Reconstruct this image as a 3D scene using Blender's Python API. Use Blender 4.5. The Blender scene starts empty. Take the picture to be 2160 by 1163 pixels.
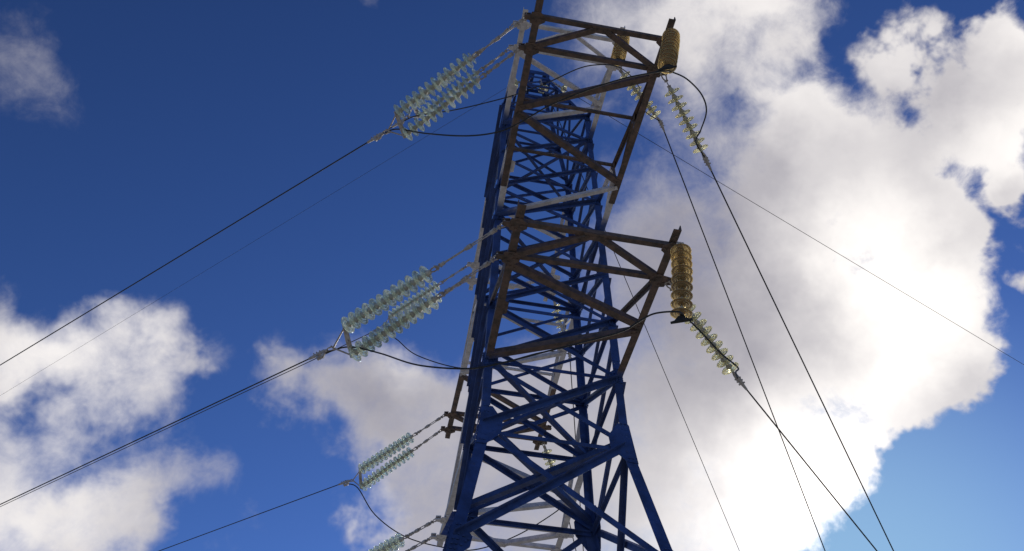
import bpy, math, random
from mathutils import Vector, Matrix
random.seed(7)
scene = bpy.context.scene
C = scene.collection
R = math.radians

# ------------------------------------------------------------------ camera
cam_data = bpy.data.cameras.new("camera")
cam = bpy.data.objects.new("camera", cam_data); C.objects.link(cam)
cam_data.sensor_width = 36.0
cam_data.lens = 1842.97 / 2160.0 * 36.0
cam_data.clip_start = 0.05; cam_data.clip_end = 20000
yaw, pitch, roll = 0.1595, 0.8690, 0.0282
fw = Vector((math.sin(yaw)*math.cos(pitch), math.cos(yaw)*math.cos(pitch), math.sin(pitch)))
rt = Vector((math.cos(yaw), -math.sin(yaw), 0)); up = rt.cross(fw)
r2 = rt*math.cos(roll) + up*math.sin(roll); u2 = up*math.cos(roll) - rt*math.sin(roll)
cam.matrix_world = Matrix(((r2.x, u2.x, -fw.x, -2.118), (r2.y, u2.y, -fw.y, -10.0805), (r2.z, u2.z, -fw.z, 1.6173), (0, 0, 0, 1)))
scene.camera = cam

# ------------------------------------------------------------------ render settings
scene.view_settings.view_transform = 'Standard'; scene.view_settings.look = 'None'
scene.view_settings.gamma = 1.0; scene.view_settings.exposure = 0.12
scene.render.engine = 'CYCLES'
scene.cycles.use_denoising = True
scene.cycles.max_bounces = 14; scene.cycles.transmission_bounces = 14; scene.cycles.transparent_max_bounces = 14
scene.cycles.caustics_refractive = True; scene.cycles.caustics_reflective = True
scene.cycles.sample_clamp_indirect = 12.0

# ------------------------------------------------------------------ sun
SUN_EL, SUN_AZ = 25.0, 31.0          # azimuth clockwise from +Y
sd = Vector((math.sin(R(SUN_AZ))*math.cos(R(SUN_EL)), math.cos(R(SUN_AZ))*math.cos(R(SUN_EL)), math.sin(R(SUN_EL))))
sun_data = bpy.data.lights.new("sun", 'SUN'); sun = bpy.data.objects.new("sun", sun_data); C.objects.link(sun)
sun_data.energy = 3.8; sun_data.angle = R(0.6); sun_data.color = (1.0, 0.93, 0.82)
sun.rotation_euler = (-sd).to_track_quat('-Z', 'Y').to_euler()

# ------------------------------------------------------------------ sky (directions x,y,z, angular radius, density)
CLOUD_MASS = [(0.133, 0.385, 0.913, 0.0869, 0.45), (0.384, 0.326, 0.864, 0.0515, 0.32), (0.428, 0.35, 0.833, 0.0372, 0.3), (0.216, 0.361, 0.907, 0.095, 1.0), (0.286, 0.338, 0.897, 0.0827, 1.0), (0.325, 0.303, 0.896, 0.0614, 1.0), (0.263, 0.386, 0.884, 0.0551, 0.5), (0.281, 0.527, 0.802, 0.1038, 0.55), (0.368, 0.463, 0.807, 0.0844, 0.9), (0.373, 0.406, 0.834, 0.0586, 1.0), (0.427, 0.431, 0.795, 0.0719, 1.0), (0.299, 0.613, 0.732, 0.1339, 0.8), (0.421, 0.525, 0.74, 0.126, 1.0), (0.495, 0.458, 0.738, 0.0602, 0.9), (0.528, 0.495, 0.69, 0.0546, 1.0), (0.291, 0.714, 0.636, 0.1409, 0.9), (0.399, 0.645, 0.651, 0.131, 1.0), (0.5, 0.568, 0.654, 0.0697, 1.0), (0.551, 0.533, 0.643, 0.0493, 0.9), (0.315, 0.782, 0.538, 0.1244, 1.0), (0.207, 0.721, 0.662, 0.1147, 0.8), (0.159, 0.782, 0.602, 0.1178, 0.9), (0.421, 0.71, 0.564, 0.0712, 0.9), (0.329, 0.385, 0.863, 0.0394, 0.6), (0.36, 0.356, 0.862, 0.0337, 0.7), (0.308, 0.442, 0.843, 0.0557, 0.5), (0.237, 0.597, 0.766, 0.0901, 0.6), (0.469, 0.662, 0.585, 0.0424, 0.8), (0.537, 0.577, 0.615, 0.0408, 1.0), (0.564, 0.55, 0.615, 0.0311, 0.8), (0.51, 0.613, 0.603, 0.037, 0.9), (0.493, 0.646, 0.583, 0.028, 0.6), (0.204, 0.467, 0.861, 0.0836, 0.42), (0.205, 0.544, 0.814, 0.0692, 0.42), (0.265, 0.455, 0.85, 0.0463, 0.35), (0.473, 0.403, 0.783, 0.0418, 0.8), (0.497, 0.431, 0.753, 0.0323, 0.6), (0.526, 0.464, 0.713, 0.041, 0.9), (0.196, 0.608, 0.769, 0.0697, 0.35), (0.524, 0.272, 0.807, 0.0463, 1.0), (0.547, 0.322, 0.773, 0.0509, 1.0), (0.551, 0.375, 0.745, 0.0434, 1.0), (0.57, 0.403, 0.716, 0.0303, 1.0), (0.455, 0.296, 0.84, 0.0379, 1.0), (0.447, 0.325, 0.833, 0.0319, 1.1), (0.476, 0.336, 0.813, 0.0383, 1.0), (0.504, 0.307, 0.808, 0.0522, 1.0), (0.513, 0.364, 0.778, 0.0489, 0.9), (0.59, 0.463, 0.661, 0.0216, 0.8), (0.556, 0.41, 0.723, 0.022, 0.7), (0.441, 0.367, 0.819, 0.0233, 0.4), (-0.095, 0.747, 0.659, 0.057, 1.0), (-0.128, 0.754, 0.645, 0.0409, 0.7), (-0.049, 0.741, 0.669, 0.0578, 0.9), (-0.002, 0.738, 0.675, 0.0636, 1.0), (0.044, 0.754, 0.655, 0.0792, 1.0), (0.035, 0.786, 0.618, 0.0883, 1.0), (0.071, 0.821, 0.566, 0.0963, 0.9), (-0.042, 0.772, 0.634, 0.0572, 0.9), (0.111, 0.758, 0.642, 0.0893, 0.9), (-0.018, 0.84, 0.542, 0.025, 0.9), (0.035, 0.845, 0.534, 0.05, 0.7), (0.007, 0.819, 0.574, 0.0611, 0.75), (0.157, 0.824, 0.544, 0.085, 0.9), (0.107, 0.839, 0.534, 0.0551, 0.8), (-0.126, 0.76, 0.637, 0.0459, 0.3), (-0.047, 0.795, 0.605, 0.0359, 0.6), (-0.404, 0.665, 0.629, 0.0529, 0.9), (-0.254, 0.749, 0.612, 0.0481, 0.55), (-0.382, 0.744, 0.547, 0.0476, 0.6), (-0.267, 0.823, 0.502, 0.0632, 0.7), (-0.243, 0.801, 0.548, 0.0422, 0.35), (-0.334, 0.763, 0.553, 0.0403, 0.3), (-0.393, 0.708, 0.587, 0.0525, 1.0), (-0.372, 0.773, 0.513, 0.047, 0.8), (-0.383, 0.694, 0.609, 0.0579, 1.0), (-0.336, 0.703, 0.627, 0.0555, 1.0), (-0.287, 0.706, 0.647, 0.0527, 1.0), (-0.249, 0.72, 0.647, 0.0439, 1.0), (-0.221, 0.726, 0.651, 0.0247, 0.8), (-0.329, 0.741, 0.585, 0.0594, 0.9), (-0.293, 0.759, 0.581, 0.0512, 0.8), (-0.372, 0.733, 0.57, 0.0352, 0.5), (-0.26, 0.758, 0.598, 0.0381, 0.4), (-0.343, 0.797, 0.497, 0.0604, 1.0), (-0.281, 0.815, 0.506, 0.0584, 1.0), (-0.317, 0.826, 0.466, 0.0644, 1.0), (-0.254, 0.804, 0.537, 0.0464, 0.55), (-0.206, 0.808, 0.553, 0.0429, 0.5), (-0.186, 0.801, 0.569, 0.0339, 0.55), (-0.187, 0.768, 0.613, 0.0297, 0.3), (-0.24, 0.769, 0.592, 0.0432, 0.4), (-0.192, 0.728, 0.658, 0.0301, 0.4), (-0.173, 0.837, 0.519, 0.0379, 0.5), (-0.144, 0.829, 0.541, 0.0291, 0.4), (-0.121, 0.843, 0.524, 0.0242, 0.35), (-0.234, 0.788, 0.57, 0.0285, 0.3), (-0.241, 0.836, 0.492, 0.0317, 0.6), (-0.418, 0.446, 0.792, 0.0519, 0.33), (-0.415, 0.497, 0.763, 0.0617, 0.33), (-0.439, 0.445, 0.781, 0.0596, 0.4), (-0.394, 0.518, 0.759, 0.0402, 0.22), (-0.385, 0.491, 0.782, 0.0403, 0.3), (-0.167, 0.408, 0.897, 0.0294, 0.75), (-0.103, 0.406, 0.908, 0.0249, 0.8), (-0.038, 0.402, 0.915, 0.0304, 0.25), (-0.394, 0.643, 0.657, 0.0267, 0.3)]
CLOUD_LIGHT = [(0.45, 0.684, 0.574, 0.1244, 0.9), (0.517, 0.521, 0.68, 0.1, 0.7), (0.505, 0.573, 0.645, 0.0829, 0.45), (0.348, 0.776, 0.526, 0.1313, 0.35), (0.458, 0.449, 0.767, 0.0895, 0.4), (0.551, 0.362, 0.752, 0.073, 0.7), (0.385, 0.397, 0.833, 0.0629, 0.5), (0.448, 0.522, 0.726, 0.1053, 0.45), (-0.334, 0.802, 0.495, 0.1088, 0.65), (-0.313, 0.7, 0.642, 0.114, 0.65), (-0.001, 0.719, 0.695, 0.0427, 0.35), (0.31, 0.335, 0.89, 0.1061, 0.6), (0.17, 0.386, 0.907, 0.1019, 0.4), (0.291, 0.714, 0.636, 0.1312, 0.2), (-0.396, 0.698, 0.597, 0.0882, 0.3), (0.456, 0.313, 0.833, 0.0405, 0.5), (0.419, 0.743, 0.522, 0.0833, 0.7), (0.529, 0.266, 0.806, 0.0625, 0.6), (-0.015, 0.835, 0.551, 0.0302, 0.5), (0.292, 0.581, 0.76, 0.1343, -0.3), (0.288, 0.698, 0.656, 0.1024, -0.15), (0.365, 0.359, 0.859, 0.0576, -0.2), (-0.037, 0.748, 0.663, 0.0788, -0.12)]
world = bpy.data.worlds.new("World"); scene.world = world; world.use_nodes = True
nt = world.node_tree; N = nt.nodes; K = nt.links; N.clear()
def nd(t, **kw):
    n = N.new(t)
    for k, v in kw.items(): setattr(n, k, v)
    return n
def mth(op, a, b=None, c=None, clamp=False):
    n = nd('ShaderNodeMath', operation=op, use_clamp=clamp)
    for i, v in enumerate((a, b, c)):
        if v is None: continue
        if isinstance(v, (int, float)): n.inputs[i].default_value = v
        else: K.new(v, n.inputs[i])
    return n.outputs[0]
wo = nd('ShaderNodeOutputWorld'); bg = nd('ShaderNodeBackground'); K.new(bg.outputs[0], wo.inputs[0])
tc = nd('ShaderNodeTexCoord')
nrm = nd('ShaderNodeVectorMath', operation='NORMALIZE'); K.new(tc.outputs['Generated'], nrm.inputs[0]); DIR = nrm.outputs[0]
def noise(scale, detail, rough, dist=0.0, src=None, off=(0,0,0)):
    m = nd('ShaderNodeVectorMath', operation='ADD'); K.new(src or DIR, m.inputs[0]); m.inputs[1].default_value = off
    n = nd('ShaderNodeTexNoise'); n.inputs['Scale'].default_value = scale; n.inputs['Detail'].default_value = detail
    n.inputs['Roughness'].default_value = rough; n.inputs['Distortion'].default_value = dist
    K.new(m.outputs[0], n.inputs['Vector']); return n
# warp the direction a little so that cloud masses have torn outlines
wn = noise(7.0, 5, 0.6)
ws = nd('ShaderNodeVectorMath', operation='SUBTRACT'); K.new(wn.outputs['Color'], ws.inputs[0]); ws.inputs[1].default_value = (.5, .5, .5)
wv = nd('ShaderNodeVectorMath', operation='SCALE'); K.new(ws.outputs[0], wv.inputs[0]); wv.inputs['Scale'].default_value = 0.15
wa = nd('ShaderNodeVectorMath', operation='ADD'); K.new(DIR, wa.inputs[0]); K.new(wv.outputs[0], wa.inputs[1]); WDIR = wa.outputs[0]
def field(blobs, src):
    acc = None
    for x, y, z, r, a in blobs:
        d = nd('ShaderNodeVectorMath', operation='DISTANCE'); K.new(src, d.inputs[0]); d.inputs[1].default_value = (x, y, z)
        mr = nd('ShaderNodeMapRange', interpolation_type='SMOOTHSTEP')
        mr.inputs['From Min'].default_value = 0.0; mr.inputs['From Max'].default_value = r*1.35
        mr.inputs['To Min'].default_value = a; mr.inputs['To Max'].default_value = 0.0
        K.new(d.outputs['Value'], mr.inputs['Value'])
        acc = mr.outputs[0] if acc is None else mth('ADD', acc, mr.outputs[0])
    return acc
dens = mth('MINIMUM', field(CLOUD_MASS, WDIR), 1.6)
n1 = noise(11.0, 9, 0.62, 0.3).outputs['Fac']
n2 = noise(26.0, 10, 0.7, 0.35, off=(3, 1, 2)).outputs['Fac']
d1 = mth('ADD', dens, mth('MULTIPLY', mth('SUBTRACT', n1, .5), 1.25))
d2 = mth('ADD', d1, mth('MULTIPLY', mth('SUBTRACT', n2, .5), .85))
mk = nd('ShaderNodeMapRange', interpolation_type='SMOOTHSTEP'); K.new(d2, mk.inputs['Value'])
mk.inputs['From Min'].default_value = .27
sx_ = nd('ShaderNodeSeparateXYZ'); K.new(DIR, sx_.inputs[0])      # the bank towards the sun is crisp, the others are torn and soft
sf = nd('ShaderNodeMapRange', interpolation_type='SMOOTHSTEP'); K.new(sx_.outputs['X'], sf.inputs['Value'])
sf.inputs['From Min'].default_value = .16; sf.inputs['From Max'].default_value = .50; sf.inputs['To Min'].default_value = 1.95; sf.inputs['To Max'].default_value = .96
K.new(sf.outputs[0], mk.inputs['From Max'])
thick = nd('ShaderNodeMapRange', interpolation_type='SMOOTHSTEP'); K.new(d2, thick.inputs['Value'])
thick.inputs['From Min'].default_value = .6; thick.inputs['From Max'].default_value = 2.6
lit = mth('MINIMUM', field(CLOUD_LIGHT, WDIR), 1.1)
# billow shading inside the masses
n3 = noise(6.5, 7, 0.55, 0.5, off=(5, 2, 8)).outputs['Fac']
l1 = mth('ADD', lit, mth('MULTIPLY', mth('SUBTRACT', n3, .5), .4))
l2 = mth('SUBTRACT', l1, mth('MULTIPLY', thick.outputs[0], .28))
l3 = mth('ADD', l2, mth('MULTIPLY', mth('SUBTRACT', n2, .5), .22))
lr = nd('ShaderNodeMapRange'); K.new(l3, lr.inputs['Value']); lr.inputs['From Min'].default_value = -.36; lr.inputs['From Max'].default_value = .98
ccol = nd('ShaderNodeMix', data_type='RGBA'); K.new(lr.outputs[0], ccol.inputs['Factor'])
ccol.inputs['A'].default_value = (.31, .30, .35, 1); ccol.inputs['B'].default_value = (1.15, 1.10, 1.05, 1)
# cloud near the sun is far brighter than white
sdis = nd('ShaderNodeVectorMath', operation='DISTANCE'); K.new(DIR, sdis.inputs[0]); sdis.inputs[1].default_value = tuple(sd)
sgl = nd('ShaderNodeMapRange', interpolation_type='SMOOTHERSTEP'); K.new(sdis.outputs['Value'], sgl.inputs['Value'])
sgl.inputs['From Min'].default_value = .02; sgl.inputs['From Max'].default_value = .36; sgl.inputs['To Min'].default_value = .6; sgl.inputs['To Max'].default_value = 0.0
gain = mth('ADD', 1.0, mth('MULTIPLY', sgl.outputs[0], mth('MAXIMUM', lr.outputs[0], 0.05)))
cg = nd('ShaderNodeVectorMath', operation='SCALE'); K.new(ccol.outputs['Result'], cg.inputs[0]); K.new(gain, cg.inputs['Scale'])
sky = nd('ShaderNodeTexSky', sky_type='NISHITA'); sky.sun_disc = False
sky.sun_elevation = R(SUN_EL); sky.sun_rotation = R(SUN_AZ); sky.altitude = 200; sky.air_density = 1.0; sky.dust_density = 0.12; sky.ozone_density = 2.2
sk = nd('ShaderNodeVectorMath', operation='SCALE'); K.new(sky.outputs[0], sk.inputs[0]); sk.inputs['Scale'].default_value = 0.085
gm_ = nd('ShaderNodeGamma'); gm_.inputs['Gamma'].default_value = 1.5; K.new(sk.outputs[0], gm_.inputs['Color'])
hs = nd('ShaderNodeHueSaturation'); hs.inputs['Saturation'].default_value = 1.02; hs.inputs['Value'].default_value = 1.0; tn = nd('ShaderNodeVectorMath', operation='MULTIPLY'); tn.inputs[1].default_value = (1.36, 1.42, 1.82); K.new(gm_.outputs[0], tn.inputs[0]); K.new(tn.outputs[0], hs.inputs['Color'])
cm = nd('ShaderNodeMix', data_type='RGBA'); K.new(mk.outputs[0], cm.inputs['Factor']); hz_ = nd('ShaderNodeMapRange', interpolation_type='SMOOTHSTEP'); K.new(sdis.outputs['Value'], hz_.inputs['Value'])   # pale aureole round the sun
hz_.inputs['From Min'].default_value = .05; hz_.inputs['From Max'].default_value = .42; hz_.inputs['To Min'].default_value = .85; hz_.inputs['To Max'].default_value = 0.0
hm = nd('ShaderNodeMix', data_type='RGBA'); K.new(hz_.outputs[0], hm.inputs['Factor']); K.new(hs.outputs[0], hm.inputs['A']); hm.inputs['B'].default_value = (.27, .48, .68, 1)
K.new(hm.outputs['Result'], cm.inputs['A']); K.new(cg.outputs[0], cm.inputs['B'])
K.new(cm.outputs['Result'], bg.inputs['Color']); bg.inputs['Strength'].default_value = 1.0

# ------------------------------------------------------------------ materials
def mat(name):
    m = bpy.data.materials.new(name); m.use_nodes = True
    t = m.node_tree; b = t.nodes['Principled BSDF']; return m, t, b
def painted(name, base, dark, rough=.45, metal=0.0, scale=9.0, stain=None, stain_lo=.55, blend=None):
    """paint or metal with large tonal drift, fine grime and optional rust blooms; blend=(y0,y1,colour): overspray near the mast"""
    m, t, b = mat(name); n = t.nodes; k = t.links
    g = n.new('ShaderNodeNewGeometry')
    a = n.new('ShaderNodeTexNoise'); a.inputs['Scale'].default_value = scale; a.inputs['Detail'].default_value = 8; a.inputs['Roughness'].default_value = .65
    k.new(g.outputs['Position'], a.inputs['Vector'])
    r = n.new('ShaderNodeMapRange'); r.inputs['From Min'].default_value = .38; r.inputs['From Max'].default_value = .62; k.new(a.outputs['Fac'], r.inputs['Value'])
    x = n.new('ShaderNodeMix'); x.data_type = 'RGBA'; k.new(r.outputs[0], x.inputs['Factor'])
    x.inputs['A'].default_value = (*base, 1); x.inputs['B'].default_value = (*dark, 1)
    out = x.outputs['Result']
    if blend:
        s = n.new('ShaderNodeSeparateXYZ'); k.new(g.outputs['Position'], s.inputs[0])
        ab = n.new('ShaderNodeMath'); ab.operation = 'ABSOLUTE'; k.new(s.outputs['Y'], ab.inputs[0])
        ad = n.new('ShaderNodeMath'); ad.operation = 'MULTIPLY_ADD'; k.new(a.outputs['Fac'], ad.inputs[0]); ad.inputs[1].default_value = .35; k.new(ab.outputs[0], ad.inputs[2])
        q = n.new('ShaderNodeMapRange'); q.interpolation_type = 'SMOOTHSTEP'; k.new(ad.outputs[0], q.inputs['Value'])
        q.inputs['From Min'].default_value = blend[0]+.17; q.inputs['From Max'].default_value = blend[1]+.17
        y = n.new('ShaderNodeMix'); y.data_type = 'RGBA'; k.new(q.outputs[0], y.inputs['Factor']); y.inputs['A'].default_value = (*blend[2], 1); k.new(out, y.inputs['B']); out = y.outputs['Result']
    if stain:
        a2 = n.new('ShaderNodeTexNoise'); a2.inputs['Scale'].default_value = scale*2.6; a2.inputs['Detail'].default_value = 10; a2.inputs['Roughness'].default_value = .7
        k.new(g.outputs['Position'], a2.inputs['Vector'])
        r2_ = n.new('ShaderNodeMapRange'); r2_.inputs['From Min'].default_value = stain_lo; r2_.inputs['From Max'].default_value = stain_lo+.1; k.new(a2.outputs['Fac'], r2_.inputs['Value'])
        z = n.new('ShaderNodeMix'); z.data_type = 'RGBA'; k.new(r2_.outputs[0], z.inputs['Factor']); k.new(out, z.inputs['A']); z.inputs['B'].default_value = (*stain, 1); out = z.outputs['Result']
    k.new(out, b.inputs['Base Color'])
    rr = n.new('ShaderNodeMapRange'); rr.inputs['To Min'].default_value = rough-.1; rr.inputs['To Max'].default_value = rough+.25; k.new(a.outputs['Fac'], rr.inputs['Value']); k.new(rr.outputs[0], b.inputs['Roughness'])
    b.inputs['Metallic'].default_value = metal
    bp = n.new('ShaderNodeBump'); bp.inputs['Strength'].default_value = .25; bp.inputs['Distance'].default_value = .004
    a3 = n.new('ShaderNodeTexNoise'); a3.inputs['Scale'].default_value = 60; a3.inputs['Detail'].default_value = 4; k.new(g.outputs['Position'], a3.inputs['Vector'])
    k.new(a3.outputs['Fac'], bp.inputs['Height']); k.new(bp.outputs[0], b.inputs['Normal'])
    return m
BLUE = (.027, .061, .205); BLUED = (.012, .028, .10)
M_blue = painted('blue_paint', BLUE, BLUED, .48, scale=3.2, stain=(.045, .035, .04), stain_lo=.60)
M_brown = painted('rusty_brown_steel', (.135, .083, .062), (.055, .042, .036), .6, stain=(.20, .18, .17), stain_lo=.66)
M_white = painted('weathered_white_paint', (.60, .57, .57), (.42, .39, .39), .6, stain=(.16, .08, .05), stain_lo=.66, blend=(1.15, 1.42, BLUE))
M_whitefar = painted('grey_white_paint', (.56, .53, .54), (.40, .38, .38), .6, stain=(.16, .09, .06), stain_lo=.68, blend=(1.0, 1.15, BLUE))
M_brownb = painted('rusty_brown_steel_with_blue_overspray', (.135, .083, .062), (.055, .042, .036), .6, blend=(1.05, 1.25, BLUE))
M_fit = painted('galvanised_fitting', (.42, .39, .37), (.27, .23, .21), .5, .15, 25, stain=(.17, .09, .06), stain_lo=.6)
M_cap = painted('insulator_cap_iron', (.46, .44, .38), (.33, .31, .27), .6, .0, 30)
M_wire = painted('aluminium_conductor', (.022, .022, .024), (.014, .014, .015), .8, .0, 40)
def glass(name, col, coat, tw=.88, coatf=.26, dirt=(.12, .12, .08), ring_mix=.35):
    m, t, b = mat(name); n = t.nodes; k = t.links
    b.inputs['Base Color'].default_value = (*col, 1); b.inputs['Transmission Weight'].default_value = tw
    b.inputs['Roughness'].default_value = .06; b.inputs['IOR'].default_value = 1.5; b.inputs['Specular IOR Level'].default_value = .8
    tr = n.new('ShaderNodeBsdfTranslucent'); tr.inputs['Color'].default_value = (*[min(1, c*1.1) for c in col], 1); mx = n.new('ShaderNodeMixShader'); mx.inputs[0].default_value = coatf
    # rings painted by radius: shade lines between amber discs, brightening on green glass
    o_ = n.new('ShaderNodeTexCoord'); sp_ = n.new('ShaderNodeSeparateXYZ'); k.new(o_.outputs['Object'], sp_.inputs[0])
    cb = n.new('ShaderNodeCombineXYZ'); k.new(sp_.outputs['X'], cb.inputs[0]); k.new(sp_.outputs['Y'], cb.inputs[1])
    ln = n.new('ShaderNodeVectorMath'); ln.operation = 'LENGTH'; k.new(cb.outputs[0], ln.inputs[0])
    rp = n.new('ShaderNodeValToRGB'); k.new(ln.outputs['Value'], rp.inputs[0]); e_ = rp.color_ramp.elements
    mlt = n.new('ShaderNodeMath'); mlt.operation = 'MULTIPLY'; mlt.inputs[1].default_value = 6.0; k.new(ln.outputs['Value'], mlt.inputs[0]); k.new(mlt.outputs[0], rp.inputs[0])
    e_[0].position = 0; e_[0].color = (.5, .5, .5, 1); e_[1].position = .36; e_[1].color = (.2, .2, .2, 1)
    for p_, v_ in ((.44, .9), (.50, .15), (.58, .2), (.66, 1), (.71, 1), (.75, .05), (.83, .0)):
        q_ = e_.new(p_); q_.color = (v_, v_, v_, 1)
    df = n.new('ShaderNodeBsdfDiffuse'); df.inputs['Color'].default_value = (*dirt, 1); dm = n.new('ShaderNodeMixShader')
    da = n.new('ShaderNodeMath'); da.operation = 'MULTIPLY'; da.inputs[1].default_value = ring_mix; k.new(rp.outputs[0], da.inputs[0]); k.new(da.outputs[0], dm.inputs[0])
    k.new(mx.outputs[0], dm.inputs[1]); k.new(df.outputs[0], dm.inputs[2])
    k.new(b.outputs[0], mx.inputs[1]); k.new(tr.outputs[0], mx.inputs[2]); k.new(dm.outputs[0], n['Material Output'].inputs['Surface'])
    g = n.new('ShaderNodeNewGeometry'); a = n.new('ShaderNodeTexNoise'); a.inputs['Scale'].default_value = 22; a.inputs['Detail'].default_value = 5; k.new(g.outputs['Position'], a.inputs['Vector'])
    x = n.new('ShaderNodeMix'); x.data_type = 'RGBA'; k.new(a.outputs['Fac'], x.inputs['Factor']); x.inputs['A'].default_value = (*col, 1); x.inputs['B'].default_value = (*coat, 1); k.new(x.outputs['Result'], b.inputs['Base Color'])
    r = n.new('ShaderNodeMapRange'); r.inputs['To Min'].default_value = .0; r.inputs['To Max'].default_value = .14; k.new(a.outputs['Fac'], r.inputs['Value']); k.new(r.outputs[0], b.inputs['Roughness'])
    return m
M_green = glass('greenish_toughened_glass', (.93, 1.0, .88), (.82, .92, .74), .90, .15, (.60, .66, .50), .14)
M_amber = glass('amber_toned_glass', (1.0, .80, .45), (.90, .64, .31), .82, .26, (.20, .09, .04), .62)
M_olive = glass('yellow_green_glass', (.95, .91, .68), (.80, .74, .50), .9, .16, (.55, .45, .25), .25)
m, t, b = mat('grassy_ground'); n = t.nodes; k = t.links
g = n.new('ShaderNodeNewGeometry'); a = n.new('ShaderNodeTexNoise'); a.inputs['Scale'].default_value = .35; a.inputs['Detail'].default_value = 12; k.new(g.outputs['Position'], a.inputs['Vector'])
x = n.new('ShaderNodeMix'); x.data_type = 'RGBA'; k.new(a.outputs['Fac'], x.inputs['Factor']); x.inputs['A'].default_value = (.24, .25, .20, 1); x.inputs['B'].default_value = (.40, .38, .35, 1)
k.new(x.outputs['Result'], b.inputs['Base Color']); b.inputs['Roughness'].default_value = .95; M_ground = m
M_conc = painted('footing_concrete', (.36, .34, .32), (.26, .25, .23), .9)

# ------------------------------------------------------------------ mesh helpers
class MB:
    def __init__(s): s.v = []; s.f = []; s.smooth = False
    def add(s, vs, fs):
        o = len(s.v); s.v += [tuple(v) for v in vs]; s.f += [tuple(i+o for i in f) for f in fs]; return s
    def mesh(s, name, mt):
        me = bpy.data.meshes.new(name); me.from_pydata(s.v, [], s.f); me.update(); me.materials.append(mt)
        if s.smooth:
            for p in me.polygons: p.use_smooth = True
        return me
    def build(s, name, mt, parent=None):
        o = bpy.data.objects.new(name, s.mesh(name, mt)); C.objects.link(o)
        if parent: o.parent = parent; o.matrix_parent_inverse = wm(parent).inverted()
        return o
def wm(o):
    m = o.matrix_basis.copy()
    if o.parent: m = wm(o.parent) @ o.matrix_parent_inverse @ m
    return m
def tag(o, label, cat, group=None, kind=None):
    o['label'] = label; o['category'] = cat
    if group: o['group'] = group
    if kind: o['kind'] = kind
    return o
def empty(name, loc):
    o = bpy.data.objects.new(name, None); C.objects.link(o); o.location = loc; o.empty_display_size = .2; return o
V = Vector
def angle(mb, p0, p1, nrm, w=.1, t=.012, inner=1, off=0.0, side=None):
    """equal L-section from p0 to p1; one flange flat in the face whose normal is nrm, the other standing off along nrm"""
    p0 = V(p0); p1 = V(p1); a = (p1-p0).normalized(); n = V(nrm); n = (n - a*n.dot(a)).normalized(); s = a.cross(n)
    if side is not None and s.dot(V(side)) < 0: s = -s
    prof = [(-w/2, 0), (w/2, 0), (w/2, t), (-w/2+t, t), (-w/2+t, w), (-w/2, w)]
    if side is not None: prof = [(-x, y) for x, y in prof]   # standing flange on the `side` edge
    if inner < 0: prof = [(x, -y) for x, y in prof]
    vs = []
    for p in (p0, p1):
        for x, y in prof: vs.append(p + s*x + n*(y+off))
    fs = [(i, (i+1) % 6, 6+(i+1) % 6, 6+i) for i in range(6)] + [(0, 1, 2, 3), (0, 3, 4, 5), (6, 9, 8, 7), (6, 11, 10, 9)]
    return mb.add(vs, fs)
def corner(mb, p0, p1, d1, d2, w, t):
    """L-section whose outer corner runs p0-p1 and whose flanges run along d1 and d2"""
    p0 = V(p0); p1 = V(p1); a = (p1-p0).normalized(); d1 = V(d1); d2 = V(d2)
    d1 = (d1-a*d1.dot(a)).normalized(); d2 = (d2-a*d2.dot(a)).normalized()
    prof = [(0, 0), (w, 0), (w, t), (t, t), (t, w), (0, w)]
    vs = [p + d1*x + d2*y for p in (p0, p1) for x, y in prof]
    fs = [(i, (i+1) % 6, 6+(i+1) % 6, 6+i) for i in range(6)] + [(0, 1, 2, 3), (0, 3, 4, 5), (6, 9, 8, 7), (6, 11, 10, 9)]
    return mb.add(vs, fs)
def plate(mb, pts, nrm, t):
    n = V(nrm).normalized()*t; k = len(pts); pts = [V(p) for p in pts]
    vs = [p for p in pts] + [p+n for p in pts]
    return mb.add(vs, [tuple(range(k-1, -1, -1)), tuple(range(k, 2*k))] + [(i, (i+1) % k, k+(i+1) % k, k+i) for i in range(k)])
def bar(mb, p0, p1, w, h, ref=(0, 0, 1)):
    p0 = V(p0); p1 = V(p1); a = (p1-p0).normalized(); s = a.cross(V(ref)).normalized(); n = s.cross(a)
    vs = [p+s*x*w/2+n*y*h/2 for p in (p0, p1) for x, y in ((-1, -1), (1, -1), (1, 1), (-1, 1))]
    return mb.add(vs, [(0, 1, 5, 4), (1, 2, 6, 5), (2, 3, 7, 6), (3, 0, 4, 7), (3, 2, 1, 0), (4, 5, 6, 7)])
def tube(mb, pts, r, seg=8):
    pts = [V(p) for p in pts]; rs = r if isinstance(r, (list, tuple)) else [r]*len(pts); ring = []
    ref = V((0, 0, 1)) if abs((pts[1]-pts[0]).normalized().z) < .9 else V((1, 0, 0))
    base = len(mb.v); vs = []; fs = []
    for i, p in enumerate(pts):
        a = (pts[min(i+1, len(pts)-1)]-pts[max(i-1, 0)]).normalized(); s = a.cross(ref).normalized(); n = s.cross(a)
        for j in range(seg):
            q = 2*math.pi*j/seg; vs.append(p+s*math.cos(q)*rs[i]+n*math.sin(q)*rs[i])
    for i in range(len(pts)-1):
        for j in range(seg): fs.append((i*seg+j, i*seg+(j+1) % seg, (i+1)*seg+(j+1) % seg, (i+1)*seg+j))
    fs.append(tuple(range(seg-1, -1, -1))); fs.append(tuple(range((len(pts)-1)*seg, len(pts)*seg)))
    return mb.add(vs, fs)
def bolt(mb, p, n, r=.016, h=.014):
    n = V(n).normalized(); return tube(mb, [V(p)-n*.004, V(p)+n*h], r, 6)
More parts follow.
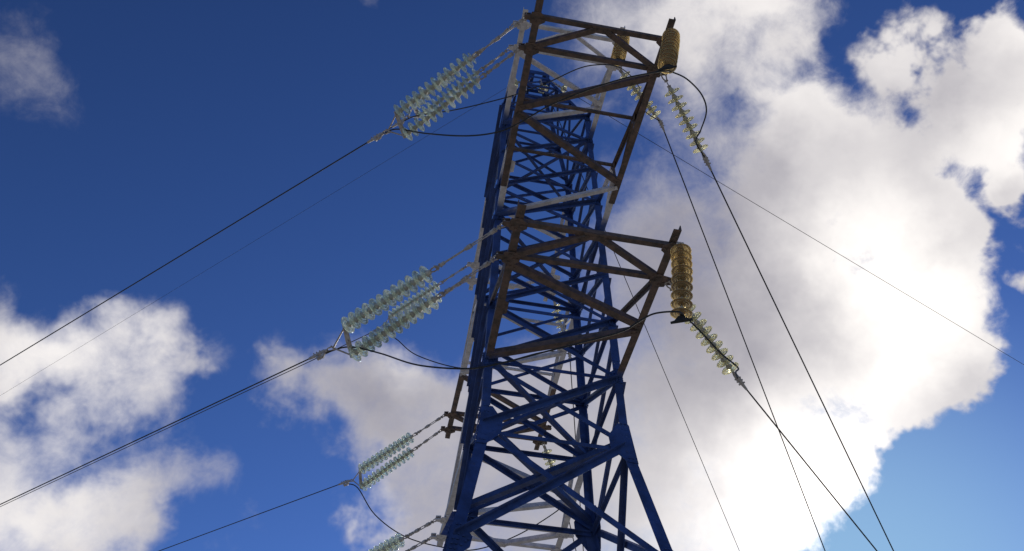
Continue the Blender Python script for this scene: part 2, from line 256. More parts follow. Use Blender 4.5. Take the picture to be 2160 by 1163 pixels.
def spline(pts, m=8):
    """Catmull-Rom through pts"""
    pts = [V(p) for p in pts]; P_ = [pts[0]*2-pts[1]] + pts + [pts[-1]*2-pts[-2]]; out = []
    for i in range(1, len(P_)-2):
        for j in range(m):
            t = j/m; a, b_, c, d = P_[i-1:i+3]
            out.append(.5*((2*b_)+(c-a)*t+(2*a-5*b_+4*c-d)*t*t+(3*b_-a-3*c+d)*t**3))
    return out+[pts[-1]]

# ------------------------------------------------------------------ ground (out of frame below, bounces light up)
gm = MB(); S = 6000
gm.add([(-S, -S, 0), (S, -S, 0), (S, S, 0), (-S, S, 0)], [(0, 1, 2, 3)])
gr = gm.build('ground', M_ground); gr['kind'] = 'structure'

# ------------------------------------------------------------------ lattice mast
ZW = 9.2511; Z1, Z2, Z3 = 10.5, 14.0589, 17.246; ZT1, ZT2, ZT3 = 11.7261, 15.0221, 18.2
def hw(z): return 1.0359+(0.9276-1.0359)*(z-ZW)/(19-ZW) if z >= ZW else 1.0359+(2.5444-1.0359)*(ZW-z)/ZW
def lp(sx, sy, z): w = hw(z); return V((sx*w, sy*w, z))
mast = empty('lattice_pylon', (0, 0, 0))
tag(mast, 'tall blue lattice steel pylon with brown and white cross arms against the cloudy sky', 'pylon')
for sx in (-1, 1):
    for sy in (-1, 1):
        mb = MB(); d1 = (-sx, 0, 0); d2 = (0, -sy, 0)
        corner(mb, lp(sx, sy, .15), lp(sx, sy, ZW+.02), d1, d2, .150, .014)
        corner(mb, lp(sx, sy, ZW+.02), lp(sx, sy, 14.4), d1, d2, .118, .012)
        corner(mb, lp(sx, sy, 14.4), lp(sx, sy, ZT3+.12), d1, d2, .105, .011)
        # splice cover angles
        for zc, w_ in ((14.4, .116), (ZW+1.9, .126)):
            o = V((sx*.006, sy*.006, 0)); corner(mb, lp(sx, sy, zc-.3)+o, lp(sx, sy, zc+.3)+o, d1, d2, w_, .008)
        leg = mb.build('leg', M_blue, mast)
        f = MB(); p = lp(sx, sy, 0); f.add([p+V((x*.35*s, y*.35*s, z)) for z, s in ((-.3, 1.2), (.15, 1)) for x, y in ((-1, -1), (1, -1), (1, 1), (-1, 1))],
            [(3, 2, 1, 0), (4, 5, 6, 7), (0, 1, 5, 4), (1, 2, 6, 5), (2, 3, 7, 6), (3, 0, 4, 7)])
        f.build('footing', M_conc, mast)
FACES = {'N': ((-1, -1), (1, -1), (0, 1, 0)), 'F': ((-1, 1), (1, 1), (0, -1, 0)), 'L': ((-1, -1), (-1, 1), (1, 0, 0)), 'R': ((1, -1), (1, 1), (-1, 0, 0))}
def brace(face, za, zb, w, side=1, name='brace', mt=None, trim=.05):
    """member of one face from the first leg at za to the second leg at zb; side 1 lies inside the leg flange, -1 outside"""
    a, b_, n = FACES[face]; p0 = lp(*a, za); p1 = lp(*b_, zb); d = (p1-p0).normalized()
    p0 = p0+d*trim; p1 = p1-d*trim
    mb = MB(); angle(mb, p0, p1, n, w, .010, side, off=(.022 if side > 0 else -.004), side=(0, 0, 1))
    for q, e in ((p0, 1), (p1, -1)):
        for u in (.05, .11): bolt(mb, q+d*e*u+V(n)*(-.008 if side < 0 else 0), -V(n), .012)
    return mb.build(name, mt or M_blue, mast)
LV = [ZW, Z1, ZT1, 12.9, Z2, ZT2, 16.15, Z3, ZT3]
for face in 'NFLR':
    for i in range(len(LV)-1):
        w = .085 if i == 0 else (.076 if i in (1, 4, 7) else .064)
        brace(face, LV[i], LV[i+1], w, -1 if face in 'NF' else 1); brace(face, LV[i+1], LV[i], w*.92, 1 if face in 'NF' else -1)
    zz = [ZW, 7.25, 4.3, .4]
    for i in range(3): brace(face, zz[i+1], zz[i], .092, -1, trim=.1); brace(face, zz[i], zz[i+1], .085, 1, trim=.1)
    for z in (ZW-.08, Z1, ZT1, Z2, Z3, ZT3): brace(face, z, z, .060 if z < 12 else .052, 1, 'horizontal_strut')
# horizontal diaphragms
for z, w in ((ZW, .088), (Z1, .072), (Z2, .056), (Z3, .05)):
    for a, b_, o in (((1, -1), (-1, 1), .05), ((-1, -1), (1, 1), .075)):
        mb = MB(); p0 = lp(*a, z); p1 = lp(*b_, z); d = (p1-p0).normalized()
        angle(mb, p0+d*.12, p1-d*.12, (0, 0, 1), w, .01, 1, off=o, side=(0, -1, 0)); mb.build('diaphragm_brace', M_blue, mast)
# waist and arm-root gussets with bolts
def gusset(face, sx_first, z, w, h0, h1, skew=0):
    a, b_, n = FACES[face]; c = a if sx_first else b_; o = b_ if sx_first else a
    n = V(n); mb = MB()
    def q(z_, u):
        p = lp(*c, z_); dirn = (lp(*o, z_)-p).normalized(); return p+dirn*u-n*.016
    pts = [q(z-h0, 0), q(z-h0, w*.45), q(z-h0*.3, w), q(z+h1*.35, w), q(z+h1, w*.5), q(z+h1, 0)]
    plate(mb, pts, n, .012)
    for zz_ in [z-h0*.8+(h0+h1)*.9*i/6 for i in range(7)]:
        for u in (.045, .095): bolt(mb, q(zz_, u)-n*.001, -n, .0145, .016)
    for u, zz_ in ((w*.75, z), (w*.6, z+h1*.3), (w*.6, z-h0*.25), (w*.85, z+.03)): bolt(mb, q(zz_, u)-n*.001, -n, .0145, .016)
    mb.build('gusset_plate', M_blue, mast)
for face in 'NFLR':
    for first in (True, False):
        gusset(face, first, ZW, .30, .34, .36)
        gusset(face, first, Z1+.03, .19, .13, .14); gusset(face, first, ZT1, .17, .10, .10)
        for z in (Z2, ZT2, Z3, ZT3-.05): gusset(face, first, z, .15, .09, .09)
        gusset(face, first, 7.25, .26, .24, .24)
# peak
pk = empty('peak', (0, 0, ZT3)); pk.parent = mast
def pq(sx, sy, z): w = .93+(.245-.93)*(z-ZT3)/(21.0-ZT3); w = max(w, .245); return V((sx*w, sy*w, z))
for sx in (-1, 1):
    for sy in (-1, 1):
        mb = MB(); corner(mb, pq(sx, sy, ZT3+.1), pq(sx, sy, 21.0), (-sx, 0, 0), (0, -sy, 0), .075, .009)
        corner(mb, pq(sx, sy, 21.0), pq(sx, sy, 21.28), (-sx, 0, 0), (0, -sy, 0), .075, .009); mb.build('peak_leg', M_blue, pk)
for a, b_, n in FACES.values():
    for za, zb, w in ((19.3, 18.35, .045), (18.35, 19.3, .045), (20.25, 20.25, .06), (20.25, 19.3, .045), (19.3, 19.3, .045), (20.25, 20.95, .045)):
        mb = MB(); angle(mb, pq(*a, za), pq(*b_, zb), n, w, .008, 1, off=.012, side=(0, 0, 1)); mb.build('peak_brace', M_blue, pk)
    mb = MB()
    for z0, z1_ in ((21.14, 21.30), (20.88, 21.02)):
        p = [pq(*a, z0), pq(*b_, z0), pq(*b_, z1_), pq(*a, z1_)]; plate(mb, [x-V(n)*.011 for x in p], n, .008)
    mb.build('peak_band', M_blue, pk)
mb = MB(); plate(mb, [(-.24, -.24, 21.3), (-.1, -.24, 21.3), (-.1, .24, 21.3), (-.24, .24, 21.3)], (0, 0, 1), .01); plate(mb, [(.1, -.24, 21.3), (.24, -.24, 21.3), (.24, .24, 21.3), (.1, .24, 21.3)], (0, 0, 1), .01); mb.build('peak_top_plate', M_blue, pk)

# ------------------------------------------------------------------ cross arms
ARMS = {  # root z, top-chord root z, near length, far length, tip inset, tip half width near/far
 1: (Z1, ZT1, 3.5225, 3.5949, .5459, 1.0527, 1.0999), 2: (Z2, ZT2, 4.7217, 4.923, .4978, 1.0295, 1.0378), 3: (Z3, ZT3, 3.1644, 3.3109, .4931, .975, .9519)}
LAB = {(1, -1): 'near lower brown cross arm', (2, -1): 'near middle cross arm, brown outside and white inside', (3, -1): 'near upper white cross arm',
       (1, 1): 'far lower white cross arm', (2, 1): 'far middle cross arm, dark at its tip', (3, 1): 'far upper white cross arm'}
SPL = {(2, -1): 2.1, (2, 1): 3.65}
def arm(kk, sy):
    z, zt, Ln, Lf, d, tn, tf = ARMS[kk]; Lh = Ln if sy < 0 else Lf; t = tn if sy < 0 else tf; w0 = hw(z)
    root = empty('cross_arm', (0, sy*w0, z)); root.parent = mast; root['label'] = LAB[(kk, sy)]
    outer = M_brown if (kk, sy) in ((1, -1), (2, -1), (2, 1)) else (M_white if sy < 0 else M_whitefar)
    innr = M_brownb if (kk, sy) == (1, -1) else (M_white if sy < 0 else M_whitefar)
    if (kk, sy) == (1, -1): outer = M_brownb
    sp = SPL.get((kk, sy))
    cw, ct = (.104, .011) if kk < 3 else (.096, .010)
    ext = .30 if (kk, sy) != (2, -1) else .36
    yi = Lh-d                                        # inner string bracket
    def cx(y): return t+(w0-t)*(Lh-y)/(Lh-w0)        # chord half width at distance y
    def P_(sx, y): return V((sx*(cx(y)+.0), sy*y, z))
    def ztop(y): return z+.03+(zt-z)*(yi+.12-y)/(yi+.12-w0) if y < yi+.12 else z+.03
    def T_(sx, y): return V((sx*(cx(y)-.01), sy*y, ztop(y)))
    def mt_at(y): return outer if (sp is None or y > sp) else innr
    # bottom chords: horizontal flange inwards, web upwards, corner on the outside
    for sx in (-1, 1):
        segs = [(w0-.02, Lh+ext, outer)] if sp is None else [(w0-.02, sp, innr), (sp-.45, Lh+ext, outer)]
        for i, (ya, yb, mt_) in enumerate(segs):
            mb = MB(); o = V((sx*.014*i, 0, -.014*i)); corner(mb, P_(sx, ya)+o, P_(sx, yb)+o, (-sx, 0, 0), (0, 0, 1), cw, ct)
            if yb > Lh:   # drilled tail with bolts
                for u in (.1, .2): bolt(mb, P_(sx, Lh+ext-u)+V((-sx*.055, 0, -.004)), (0, 0, -1), .014)
            mb.build('bottom_chord', mt_, root)
        for ya, yb, mt_ in (((w0-.02, yi+.05, outer),) if sp is None else ((w0-.02, 2.0, innr), (2.0, yi+.05, outer if sy < 0 else innr))):
            mb = MB(); corner(mb, T_(sx, ya), T_(sx, yb), (-sx, 0, 0), (0, 0, -1), .068, .008); mb.build('top_chord', mt_, root)
    zu = z-.016
    def flat(p0, p1, w, name, mt_, o=0.0, inn=1, sd=(0, -1, 0), trim=0.0):
        p0 = V(p0); p1 = V(p1); dd = (p1-p0).normalized(); mb = MB(); angle(mb, p0+dd*trim, p1-dd*trim, (0, 0, 1), w, .011, inn, off=o, side=sd)
        for q, e in ((p0, 1), (p1, -1)):
            for u in (.04, .1): bolt(mb, q+dd*e*(u+trim)+V((0, 0, o-.002)), (0, 0, -1), .014)
        mb.build(name, mt_, root)
    U = lambda p: V((p.x, p.y, zu-.0125))
    # tip: outer and inner cross bars, K bracing
    flat(P_(-1, Lh), P_(1, Lh), .072, 'cross_bar', outer, .014); flat(P_(-1, yi), P_(1, yi), .072, 'cross_bar', outer, .016)
    for sx in (-1, 1): flat(U(P_(sx, yi)), V((sx*.04, sy*Lh, zu-.0125)), .078 if kk < 3 else .062, 'tip_brace', outer, 0, trim=.06)
    # underside zig-zag
    if kk == 2: nodes = [(1, yi-.06), (-1, 3.14), (1, 2.05), (-1, w0+.03)]
    elif kk == 1: nodes = [(-1, yi-.06), (1, 2.06), (-1, w0+.05)]
    else: nodes = [(-1, yi-.02), (1, 1.76), (-1, w0+.05)]
    for i in range(len(nodes)-1):
        (sa, ya), (sb, yb) = nodes[i], nodes[i+1]
        A_, B_ = U(P_(sa, ya-.05)), U(P_(sb, yb+.04))
        A_.x -= sa*.03; B_.x -= sb*.03
        flat(A_, B_, (.072 if (kk == 2 and i == 2) else .098) if sy < 0 and kk < 3 else .082, 'underside_brace', outer if (sp is None or ya > sp+.1) else innr, -.001*i)
    # posts, top-plane bars and side lattice
    ys = [3.16, 2.0] if kk == 2 else []
    for i, y in enumerate(ys):
        flat(T_(-1, y), T_(1, y), .048, 'top_bar', mt_at(y) if not (kk == 2 and sy < 0) else M_brown, -.05, trim=.03)
    seq = [yi-.05]+ys+[w0+.03]
    for sx in (-1, 1) if kk == 2 else ():
        for i in range(len(seq)-1):
            mb = MB(); bar(mb, P_(sx, seq[i+1] if i < len(seq)-2 else w0+.05)+V((-sx*.03, 0, .02)), T_(sx, seq[i] if i else seq[0]-.1)+V((-sx*.03, 0, -.02)), .010, .048, (1, 0, 0)); mb.build('side_diagonal', mt_at(seq[i]-.05), root)
            if i:
                mb = MB(); bar(mb, P_(sx, seq[i])+V((-sx*.045, 0, .02)), T_(sx, seq[i])+V((-sx*.045, 0, -.02)), .010, .045, (1, 0, 0))
                plate(mb, [T_(sx, seq[i])+V((-sx*.055, sy*a_, b__)) for a_, b__ in ((-.11, .02), (.11, .0), (.06, -.13), (-.05, -.13))], (1, 0, 0), .01); mb.build('side_post', outer if sy < 0 else mt_at(seq[i]), root)
    # gusset plates and shackle ears at the four string brackets
    for sx in (-1, 1):
        for y in (Lh, yi):
            mb = MB(); p = P_(sx, y)+V((0, 0, -.030))
            s = .088
            pts = [p+V((sx*dx, dy, 0)) for dx, dy in ((.07, -.02), (.05, -s), (-.07, -s*1.25), (-.17, -.04), (-.17, .04), (-.07, s*1.25), (.05, s), (.07, .02))]
            if sx > 0: pts.reverse()
            plate(mb, pts, (0, 0, 1), .012)
            for dx, dy in ((-.03, -.06), (-.03, .06), (-.09, 0), (-.14, 0), (.02, .02)): bolt(mb, p+V((sx*dx, dy, 0)), (0, 0, -1), .018, .018)
            e = p+V((sx*.06, 0, .02)); plate(mb, [e+V((0, -.045, -.03)), e+V((sx*.09, -.03, -.03)), e+V((sx*.09, .03, -.03)), e+V((0, .045, -.03))], (0, 0, 1), .02)
            plate(mb, [e+V((0, -.045, .03)), e+V((sx*.09, -.03, .03)), e+V((sx*.09, .03, .03)), e+V((0, .045, .03))], (0, 0, 1), .02)
            mb.build('tip_gusset', outer, root)
    for sx in (-1, 1):
        mb = MB(); ym = {1: 2.06, 2: 2.05, 3: 1.76}[kk]
        plate(mb, [P_(sx, ym)+V((-sx*a_, b__, .016)) for a_, b__ in ((0, -.16), (.16, -.1), (.16, .1), (0, .16))][::(1 if sx < 0 else -1)], (0, 0, 1), .01)
        mb.build('gusset_plate', mt_at(ym), root)
    mb = MB(); plate(mb, [(-.16, sy*Lh-.05, z-.022), (.16, sy*Lh-.05, z-.022), (.1, sy*(Lh-.0)+.06, z-.022), (-.1, sy*Lh+.06, z-.022)], (0, 0, 1), .008)
    for xx in (-.1, -.05, .05, .1): bolt(mb, (xx, sy*Lh, z-.022), (0, 0, -1), .014)
    mb.build('gusset_plate', outer, root)
for kk in (1, 2, 3):
    for sy in (-1, 1): arm(kk, sy)

# ------------------------------------------------------------------ insulators
PITCH = .128
def lathe(prof, seg=28, closed=True):
    vs = []; fs = []; n = len(prof)
    for j in range(seg):
        q = 2*math.pi*j/seg
        for r, z in prof: vs.append((r*math.cos(q), r*math.sin(q), z))
    for j in range(seg):
        for i in range(n if closed else n-1): a = j*n+i; b_ = j*n+(i+1) % n; c = ((j+1) % seg)*n+(i+1) % n; d = ((j+1) % seg)*n+i; fs.append((a, b_, c, d))
    return vs, fs
def capped(prof, seg=20):
    vs, fs = lathe(prof, seg, False); n = len(prof); fs = fs+[tuple(j*n for j in range(seg)), tuple(j*n+n-1 for j in range(seg-1, -1, -1))]; return vs, fs
# glass shell hanging below the cap: smooth crown, rounded rim, three drip ribs underneath (z runs down the string)
shell = [(.044, -.058), (.062, -.061), (.090, -.066), (.116, -.073), (.128, -.081), (.1325, -.086), (.131, -.091), (.128, -.090), (.124, -.085), (.116, -.082),
         (.111, -.087), (.107, -.097), (.101, -.098), (.097, -.088), (.090, -.081), (.083, -.080), (.079, -.088), (.075, -.099), (.069, -.100), (.065, -.088), (.057, -.078), (.048, -.076), (.040, -.086), (.030, -.096), (.016, -.096), (.016, -.084), (.030, -.071)]
capp = [(.010, .004), (.024, .002), (.030, -.006), (.031, -.022), (.036, -.030), (.043, -.046), (.047, -.060), (.050, -.066), (.047, -.072), (.014, -.0725)]
pinp = [(.010, -.073), (.010, -.118), (.016, -.124), (.014, -.131)]
def smooth_mesh(name, data, mt):
    mb = MB(); mb.add(*data); mb.smooth = True; return mb.mesh(name, mt)
SH = {k_: smooth_mesh('glass_disc', lathe(shell), m_) for k_, m_ in (('green', M_green), ('amber', M_amber), ('olive', M_olive))}
CAPM = smooth_mesh('cap', capped(capp), M_cap); PINM = smooth_mesh('pin', capped(pinp, 10), M_cap)
def rot_to(d, spin=0):
    return (-V(d)).to_track_quat('Z', 'X').to_matrix().to_4x4() @ Matrix.Rotation(spin, 4, 'Z')
def link(mb, p, d, s, L_, kind):
    """one piece of string hardware starting at p along d"""
    d = V(d); s = V(s)
    if kind == 'shackle':
        for e in (-1, 1): tube(mb, [p+s*e*.028, p+s*e*.030+d*L_*.6, p+s*e*.012+d*L_], .011, 6)
        tube(mb, [p+s*.045, p-s*.045], .013, 6)
    elif kind == 'turnbuckle':
        n = d.cross(s)
        for e in (-1, 1): tube(mb, [p+n*e*.024+d*.02, p+n*e*.024+d*(L_-.02)], .009, 6)
        for q in (.02, L_-.02): tube(mb, [p+d*(q-.03), p+d*(q+.03)], .032, 8)
        tube(mb, [p-d*.03, p+d*.1], .011, 6); tube(mb, [p+d*(L_-.1), p+d*(L_+.02)], .011, 6)
    elif kind == 'rod': tube(mb, [p, p+d*L_], .014, 8); tube(mb, [p-d*.01, p+d*.05], .026, 8); tube(mb, [p+d*(L_-.05), p+d*(L_+.01)], .026, 8)
    elif kind == 'eye':
        n = d.cross(s); plate(mb, [p-n*.022-s*.006, p+d*L_-n*.022-s*.006, p+d*L_+n*.022-s*.006, p+n*.022-s*.006], s, .012)
        tube(mb, [p+d*.02+s*.03, p+d*.02-s*.03], .016, 6); tube(mb, [p+d*(L_-.02)+s*.03, p+d*(L_-.02)-s*.03], .016, 6)
def string(a, e, nd_, glassk, label, fit=True, cat='insulator string', group='glass disc insulator strings', sag=0.0, bulge=None):
    """tension or hanging string from bracket a to end e; the discs take the lower end, hardware the rest"""
    a = V(a); e = V(e); d = (e-a).normalized(); tot = (e-a).length; s = d.cross(V((0, 0, 1)))
    s = V((1, 0, 0)) if s.length < .15 else s.normalized()
    lead = max(.1, tot-nd_*PITCH-.02)
    root = empty('insulator_string', a); tag(root, label, cat, group)
    def at(u):   # gentle sag
        return a+d*u+(V((0, 0, -sag)) if bulge is None else V(bulge))*4*(u/tot)*(1-u/tot)
    def dirn(u): return (at(u+.01)-at(u-.01)).normalized()
    if lead < .35:
        mb = MB(); link(mb, at(0), dirn(.02), s, lead*.55, 'shackle'); mb.build('shackle', M_fit, root)
        mb = MB(); link(mb, at(lead*.5), dirn(lead*.5), s, lead*.5, 'eye'); mb.build('eye_link', M_fit, root)
    else:
        u = 0; plan = [('shackle', .10), ('eye', .10), ('turnbuckle', min(.42, lead*.36)), ('rod', None), ('eye', .09), ('shackle', .09)]
        fixed = sum(x for _, x in plan if x); rod = max(.06, lead-fixed)
        for kind_, L_ in plan:
            L_ = L_ or rod; mb = MB(); link(mb, at(u), dirn(u+.01), s, L_, kind_)
            mb.build({'shackle': 'shackle', 'eye': 'eye_link', 'turnbuckle': 'turnbuckle', 'rod': 'link_rod'}[kind_], M_fit, root); u += L_
    ri = wm(root).inverted()
    for i in range(nd_):
        u = lead+i*PITCH; tilt = Matrix.Rotation(random.uniform(-.03, .03), 4, 'X')
        o = bpy.data.objects.new('glass_disc', SH[glassk]); C.objects.link(o); o.parent = root; o.matrix_basis = ri @ Matrix.Translation(at(u)) @ rot_to(dirn(u+PITCH/2), random.uniform(0, 6)) @ tilt
        for me, nm in ((CAPM, 'cap'), (PINM, 'pin')):
            c = bpy.data.objects.new(nm, me); C.objects.link(c); c.parent = o
    mb = MB(); tube(mb, [at(lead+nd_*PITCH-.005), at(tot)], .016, 8); mb.build('socket', M_fit, root)
    return root, at
def curve_thing(name, pts, r, label, cat, group, m=8, seg=8, mt=None):
    mb = MB(); mb.smooth = True; tube(mb, spline(pts, m) if m else pts, r, seg); o = mb.build(name, mt or M_wire); tag(o, label, cat, group); return o

# left-hand side: twin strings, yoke plate, clamp and conductor (outer bracket, inner bracket, outer yoke end, inner yoke end, clamp)
LEFT = {
'N1': ((-1.053, -3.522, 10.5), (-1.053, -2.977, 10.5), (-3.046, -1.459, 10.314), (-2.901, -1.062, 10.176), (-3.327, -0.894, 10.312)),
'N2': ((-1.029, -4.722, 14.059), (-1.029, -4.224, 14.059), (-2.889, -2.797, 13.899), (-2.715, -2.478, 13.791), (-3.129, -2.299, 13.968)),
'N3': ((-0.975, -3.164, 17.246), (-0.975, -2.671, 17.246), (-2.753, -1.323, 16.83), (-2.637, -.95, 17.029), (-2.948, -0.875, 16.886)),
'F1': ((-1.1, 3.595, 10.5), (-1.1, 3.049, 10.5), (-2.774, 5.328, 10.239), (-2.768, 4.777, 10.239), (-3.023, 5.313, 10.297)),
'F2': ((-1.038, 4.923, 14.059), (-1.038, 4.425, 14.059), (-2.729, 6.675, 13.527), (-2.802, 6.252, 13.673), (-3.072, 6.781, 13.708)),
'F3': ((-0.952, 3.311, 17.246), (-0.952, 2.818, 17.246), (-2.613, 5.031, 17.094), (-2.711, 4.639, 17.035), (-2.947, 5.13, 17.042))}
WHERE = {'N1': 'the lower brown near arm', 'N2': 'the middle brown near arm', 'N3': 'the upper white near arm',
         'F1': 'the lowest far arm', 'F2': 'the dark-tipped far arm', 'F3': 'the upper white far arm'}
dL = V((-0.69141, 0.71652, 0.09245))
for key, (ao, ai, e1, e2, cl) in LEFT.items():
    w_ = WHERE[key]; lowdrop = V((0, 0, -.03))
    for a_, e_, wh in ((ao, e1, 'outer'), (ai, e2, 'inner')):
        a_ = V(a_)+V((-.10, 0, -.01))
        string(a_, e_, 12, 'green', 'green glass string going left from the %s bracket of %s' % (wh, w_))
    e1 = V(e1); e2 = V(e2); cl = V(cl)
    mid = (e1+e2)/2; toward = (cl-mid).normalized(); ax = (e2-e1).normalized(); nn = ax.cross(toward).normalized(); perp = nn.cross(ax)
    if perp.dot(toward) < 0: perp = -perp
    y = empty('yoke_plate', mid); tag(y, 'grey yoke bar joining the left twin strings of %s' % w_, 'yoke plate', 'yoke bars of the twin strings')
    mb = MB(); plate(mb, [e1-ax*.04-perp*.035, e2+ax*.04-perp*.035, e2+ax*.04+perp*.035, mid+perp*.045, e1-ax*.04+perp*.035], nn, .014)
    for q in (e1, mid, e2): bolt(mb, q, nn, .018, .03); bolt(mb, q, -nn, .018, .012)
    mb.build('yoke_bar', M_fit, y)
    hub = cl+(mid-cl)*.42
    for q in (e1, e2): mb = MB(); tube(mb, [q, q+(hub-q)*.12, hub], [.02, .011, .013], 8); mb.build('tie_rod', M_fit, y)
    c = empty('dead_end_clamp', cl); tag(c, 'dead-end clamp gripping the left conductor of %s' % w_, 'cable clamp', 'conductor clamps')
    back = (hub-cl).normalized(); sidev = back.cross(V((0, 0, 1))).normalized()
    mb = MB(); link(mb, hub, -back, sidev, (hub-cl).length*.55, 'shackle'); mb.build('shackle', M_fit, c)
    mb = MB(); mb.smooth = False; tube(mb, [cl+back*.10, cl+back*.03, cl+dL*.10, cl+dL*.26], [.022, .036, .030, .020], 10)
    tube(mb, [cl+back*.05, cl+back*.02+V((0, 0, -.09)), cl+V((0, 0, -.1))-back*.05, cl+dL*.12+V((0, 0, -.01))], [.024, .032, .028, .02], 8)
    for q in (.03, .09, .15): tube(mb, [cl+dL*q+sidev*.04+V((0, 0, .02)), cl+dL*q-sidev*.04+V((0, 0, .02))], .009, 6)
    mb.build('clamp_body', M_fit, c)
    hz = V((dL.x, dL.y, 0)).normalized()
    pts = [cl+hz*s_+V((0, 0, s_*.0929*(1 if s_ else 0)-.00002*s_*(220-s_)*.0)) for s_ in (0, .3, 2, 6, 15, 40, 90, 220)]
    curve_thing('conductor', pts, .0100 if key[0] == 'N' else .0105, 'dark conductor running down to the left from %s' % w_, 'power line', 'left-hand conductors', 0)

# right-hand side: single tension strings, steep slack conductors
RIGHT = {  # bracket, unit direction, lead, discs, azimuth of conductor end point (x,y,z)
'N1': ((1.053, -2.977, 10.47), (.727, .588, -.352), .40, 9, (5.151, .275, 8.978), .0110),
'N2': ((1.029, -4.224, 14.03), (.639, .706, -.306), .26, 9, (6.869, 2.258, 10.431), .0112),
'N3': ((.975, -2.671, 17.22), (.769, .62, -.157), .14, 9, (7.95, 6.15, 13.0), .0120),
'F2': ((1.038, 4.923, 14.03), (.484, .718, -.50), .14, 9, (2.3, 6.9, 12.45), .0115),
'F3': ((.952, 3.311, 17.22), (.43, .72, -.545), .22, 9, (1.9, 5.2, 15.6), .0115)}
RC = {}
for key, (a_, d_, lead, nd_, far_, rr_) in RIGHT.items():
    a_ = V(a_); d_ = V(d_).normalized(); a2 = a_+V((.06, 0, 0)); e_ = a2+d_*(lead+nd_*PITCH+.02); w_ = WHERE[key]
    string(a2, e_, nd_, 'olive', 'yellowish glass disc string pulling to the right from %s' % w_)
    far_ = V(far_); dd = (far_-e_).normalized(); cl = e_+d_*.12
    c = empty('dead_end_clamp', cl); tag(c, 'dark bolted clamp on the right string end of %s' % w_, 'cable clamp', 'conductor clamps')
    mb = MB(); sidev = d_.cross(V((0, 0, 1))).normalized(); tube(mb, [e_, e_+d_*.05, cl+dd*.02, cl+dd*.12, cl+dd*.22], [.016, .03, .038, .024, .016], 10)
    for q in (.0, .05, .1): tube(mb, [cl+dd*q+sidev*.045, cl+dd*q-sidev*.045], .012, 6)
    mb.build('clamp_body', M_fit if key != 'N2' else M_fit, c)
    far2 = far_+dd*min(8, (far_.z-.5)/max(.05, -dd.z)) if dd.z < 0 else far_+dd*30
    dd2 = (far_-cl).normalized(); RC[key] = cl
    curve_thing('conductor', [cl, cl+dd2*.3, cl+dd2*1.5, far_, far_+dd2*min(60, max(3, (far_.z-.3)/max(.05, -dd2.z)))], rr_, 'dark slack conductor falling to the right from %s' % w_, 'power line', 'right-hand conductors', 0)

# hanging jumper strings on the near arm tips
HANG = {'N1': ((1.07, -3.68, 10.43), (.97, -3.53, 9.23)), 'N2': ((1.03, -4.87, 13.99), (.78, -4.98, 12.69)), 'N3': ((.97, -3.31, 17.18), (.73, -3.46, 15.88))}
for key, (a_, e_) in HANG.items():
    a_ = V(a_); e_ = V(e_); d_ = (e_-a_).normalized()
    string(a_, e_, 9 if key == 'N1' else 10, 'amber', 'amber disc stack hanging under the right tip of %s' % WHERE[key], group='amber jumper strings', bulge=(.0, -.05, 0))
    c = empty('suspension_clamp', e_); tag(c, 'small dark clamp holding the jumper under the amber discs of %s' % WHERE[key], 'cable clamp', 'jumper clamps')
    mb = MB(); q = e_+d_*.08; tube(mb, [e_-d_*.01, q], .016, 8); s_ = V((.8, -.35, 0)).normalized()
    plate(mb, [q-s_*.08+V((0, .0, -.015)), q+s_*.08+V((0, 0, -.015)), q+s_*.025+V((0, 0, .05)), q-s_*.025+V((0, 0, .05))], s_.cross(V((0, 0, 1))), .016)
    tube(mb, [q-s_*.13+V((0, 0, -.035)), q+V((0, 0, -.02)), q+s_*.13+V((0, 0, -.035))], [.015, .026, .015], 8); mb.build('clamp_body', M_wire, c)
JG = 'jumper cables'
curve_thing('jumper_cable', [(-3.129, -2.299, 13.93), (-2.878, -2.471, 13.96), (-2.359, -2.827, 13.408), (-1.788, -3.219, 12.881), (-1.364, -3.51, 12.634), (-1.078, -3.705, 12.64), (-.65, -3.999, 12.819), (-.174, -4.326, 12.842), (.245, -4.613, 12.781), (.588, -4.848, 12.641), (.741, -4.953, 12.551),
    (.917, -4.846, 12.78), (1.196, -4.695, 12.958), (1.507, -4.446, 13.073), (1.701, -4.138, 13.191), (1.758, -3.75, 13.305), (1.805, -3.446, 13.463), RC['N2']], .0115, 'thick jumper looping past the topmost amber stack at the brown middle near arm', 'jumper cable', JG)
curve_thing('jumper_cable', [(-3.327, -.894, 10.28), (-2.965, -1.141, 10.254), (-2.515, -1.448, 9.924), (-1.993, -1.804, 9.466), (-1.412, -2.2, 9.138), (-1.036, -2.457, 9.048), (-.571, -2.774, 9.018), (-.121, -3.081, 8.988), (.268, -3.346, 8.975), (.441, -3.464, 9.049), (.612, -3.581, 9.107), (.83, -3.729, 9.028),
    (1.032, -3.488, 9.245), (1.354, -3.181, 9.349), (1.719, -2.847, 9.396), (2.063, -2.56, 9.486), (2.179, -2.273, 9.692), RC['N1']], .011, 'thick jumper sagging across the mast below the lower brown near arm', 'jumper cable', JG)
curve_thing('jumper_cable', [(-2.948, -.875, 16.85), (-2.665, -1.074, 16.86), (-1.946, -1.579, 16.453), (-1.116, -2.162, 16.141), (-.721, -2.44, 16.065), (-.326, -2.718, 16.054), (.124, -3.034, 16.11), (.416, -3.239, 15.967), (.689, -3.431, 15.64),
    (1.043, -3.165, 15.925), (1.319, -2.835, 16.19), (1.486, -2.468, 16.458), (1.691, -2.102, 16.714), RC['N3']], .011, 'jumper passing in front of the blue peak to the smaller amber stack', 'jumper cable', JG)
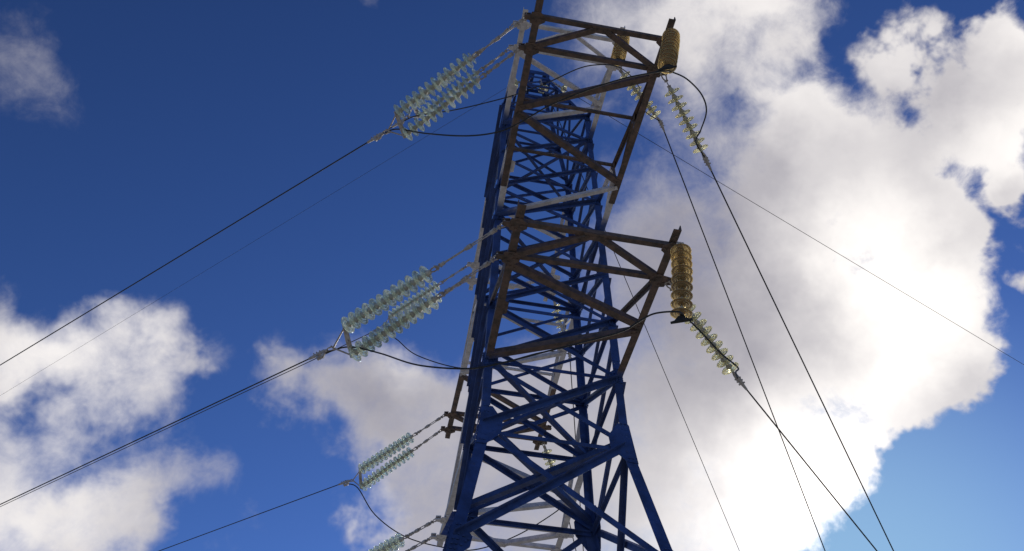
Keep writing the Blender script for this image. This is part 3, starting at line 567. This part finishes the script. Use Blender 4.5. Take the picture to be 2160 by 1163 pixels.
curve_thing('jumper_cable', [(-3.072, 6.781, 13.66), (-2.8, 6.705, 13.513), (-2.337, 6.577, 12.803), (-1.666, 6.39, 12.239), (-.904, 6.179, 11.944), (-.173, 5.976, 11.836), (.685, 5.737, 12.14), (1.515, 5.507, 12.712), RC['F2']], .0125, 'jumper dropping in a deep loop from the far dark-tipped arm', 'jumper cable', JG)
curve_thing('jumper_cable', [(-2.947, 5.13, 17.0), (-2.484, 5.013, 16.687), (-1.923, 4.87, 16.099), (-.859, 4.6, 15.632), (.043, 4.371, 15.771), (1.004, 4.127, 16.077), RC['F3']], .0125, 'thin looking jumper behind the glass strings, from the far white arm', 'jumper cable', JG)
curve_thing('jumper_cable', [(-3.02, 5.313, 10.25), (-2.6, 5.1, 10.0), (-1.7, 4.8, 9.45), (-.6, 4.6, 9.2), (.4, 4.5, 9.35), (1.2, 4.4, 9.9), (1.9, 4.6, 10.1)], .0125, 'jumper below the lowest far arm at the bottom edge', 'jumper cable', JG)

# earth wires from the peak
EW = 'thin earth wires'
def one_disc(a_, e_, label, nd_=1):
    string(a_, e_, nd_, 'olive', label, group='small earth-wire insulators')
one_disc((.23, -.2, 21.05), (.66, -.2, 20.68), 'small shining glass disc on the right of the blue peak')
one_disc((-.24, -.2, 20.9), (-.62, -.14, 20.66), 'small glass disc on the left of the blue peak')
one_disc((.0, -.3, 20.75), (.12, -.22, 20.42), 'small glass disc hanging inside the blue peak', 1)
curve_thing('earth_wire', [(-.62, -.14, 20.66), (-15.989, 15.809, 21.945), (-150, 154.9, 33.1)], .004, 'hair-thin earth wire sloping down to the far left', 'earth wire', EW, 0, 6)
curve_thing('earth_wire', [(.66, -.2, 20.68), (15.206, 5.107, 19.295), (60, 21.3, 15)], .007, 'thin earth wire crossing the bright cloud to the right edge', 'earth wire', EW, 0, 6)
curve_thing('earth_wire', [(.25, -.05, 20.6), (10.45, 15.2, 18.1), (30, 44.4, 13.3)], .010, 'faint steep earth wire falling beside the right leg', 'earth wire', EW, 0, 6)
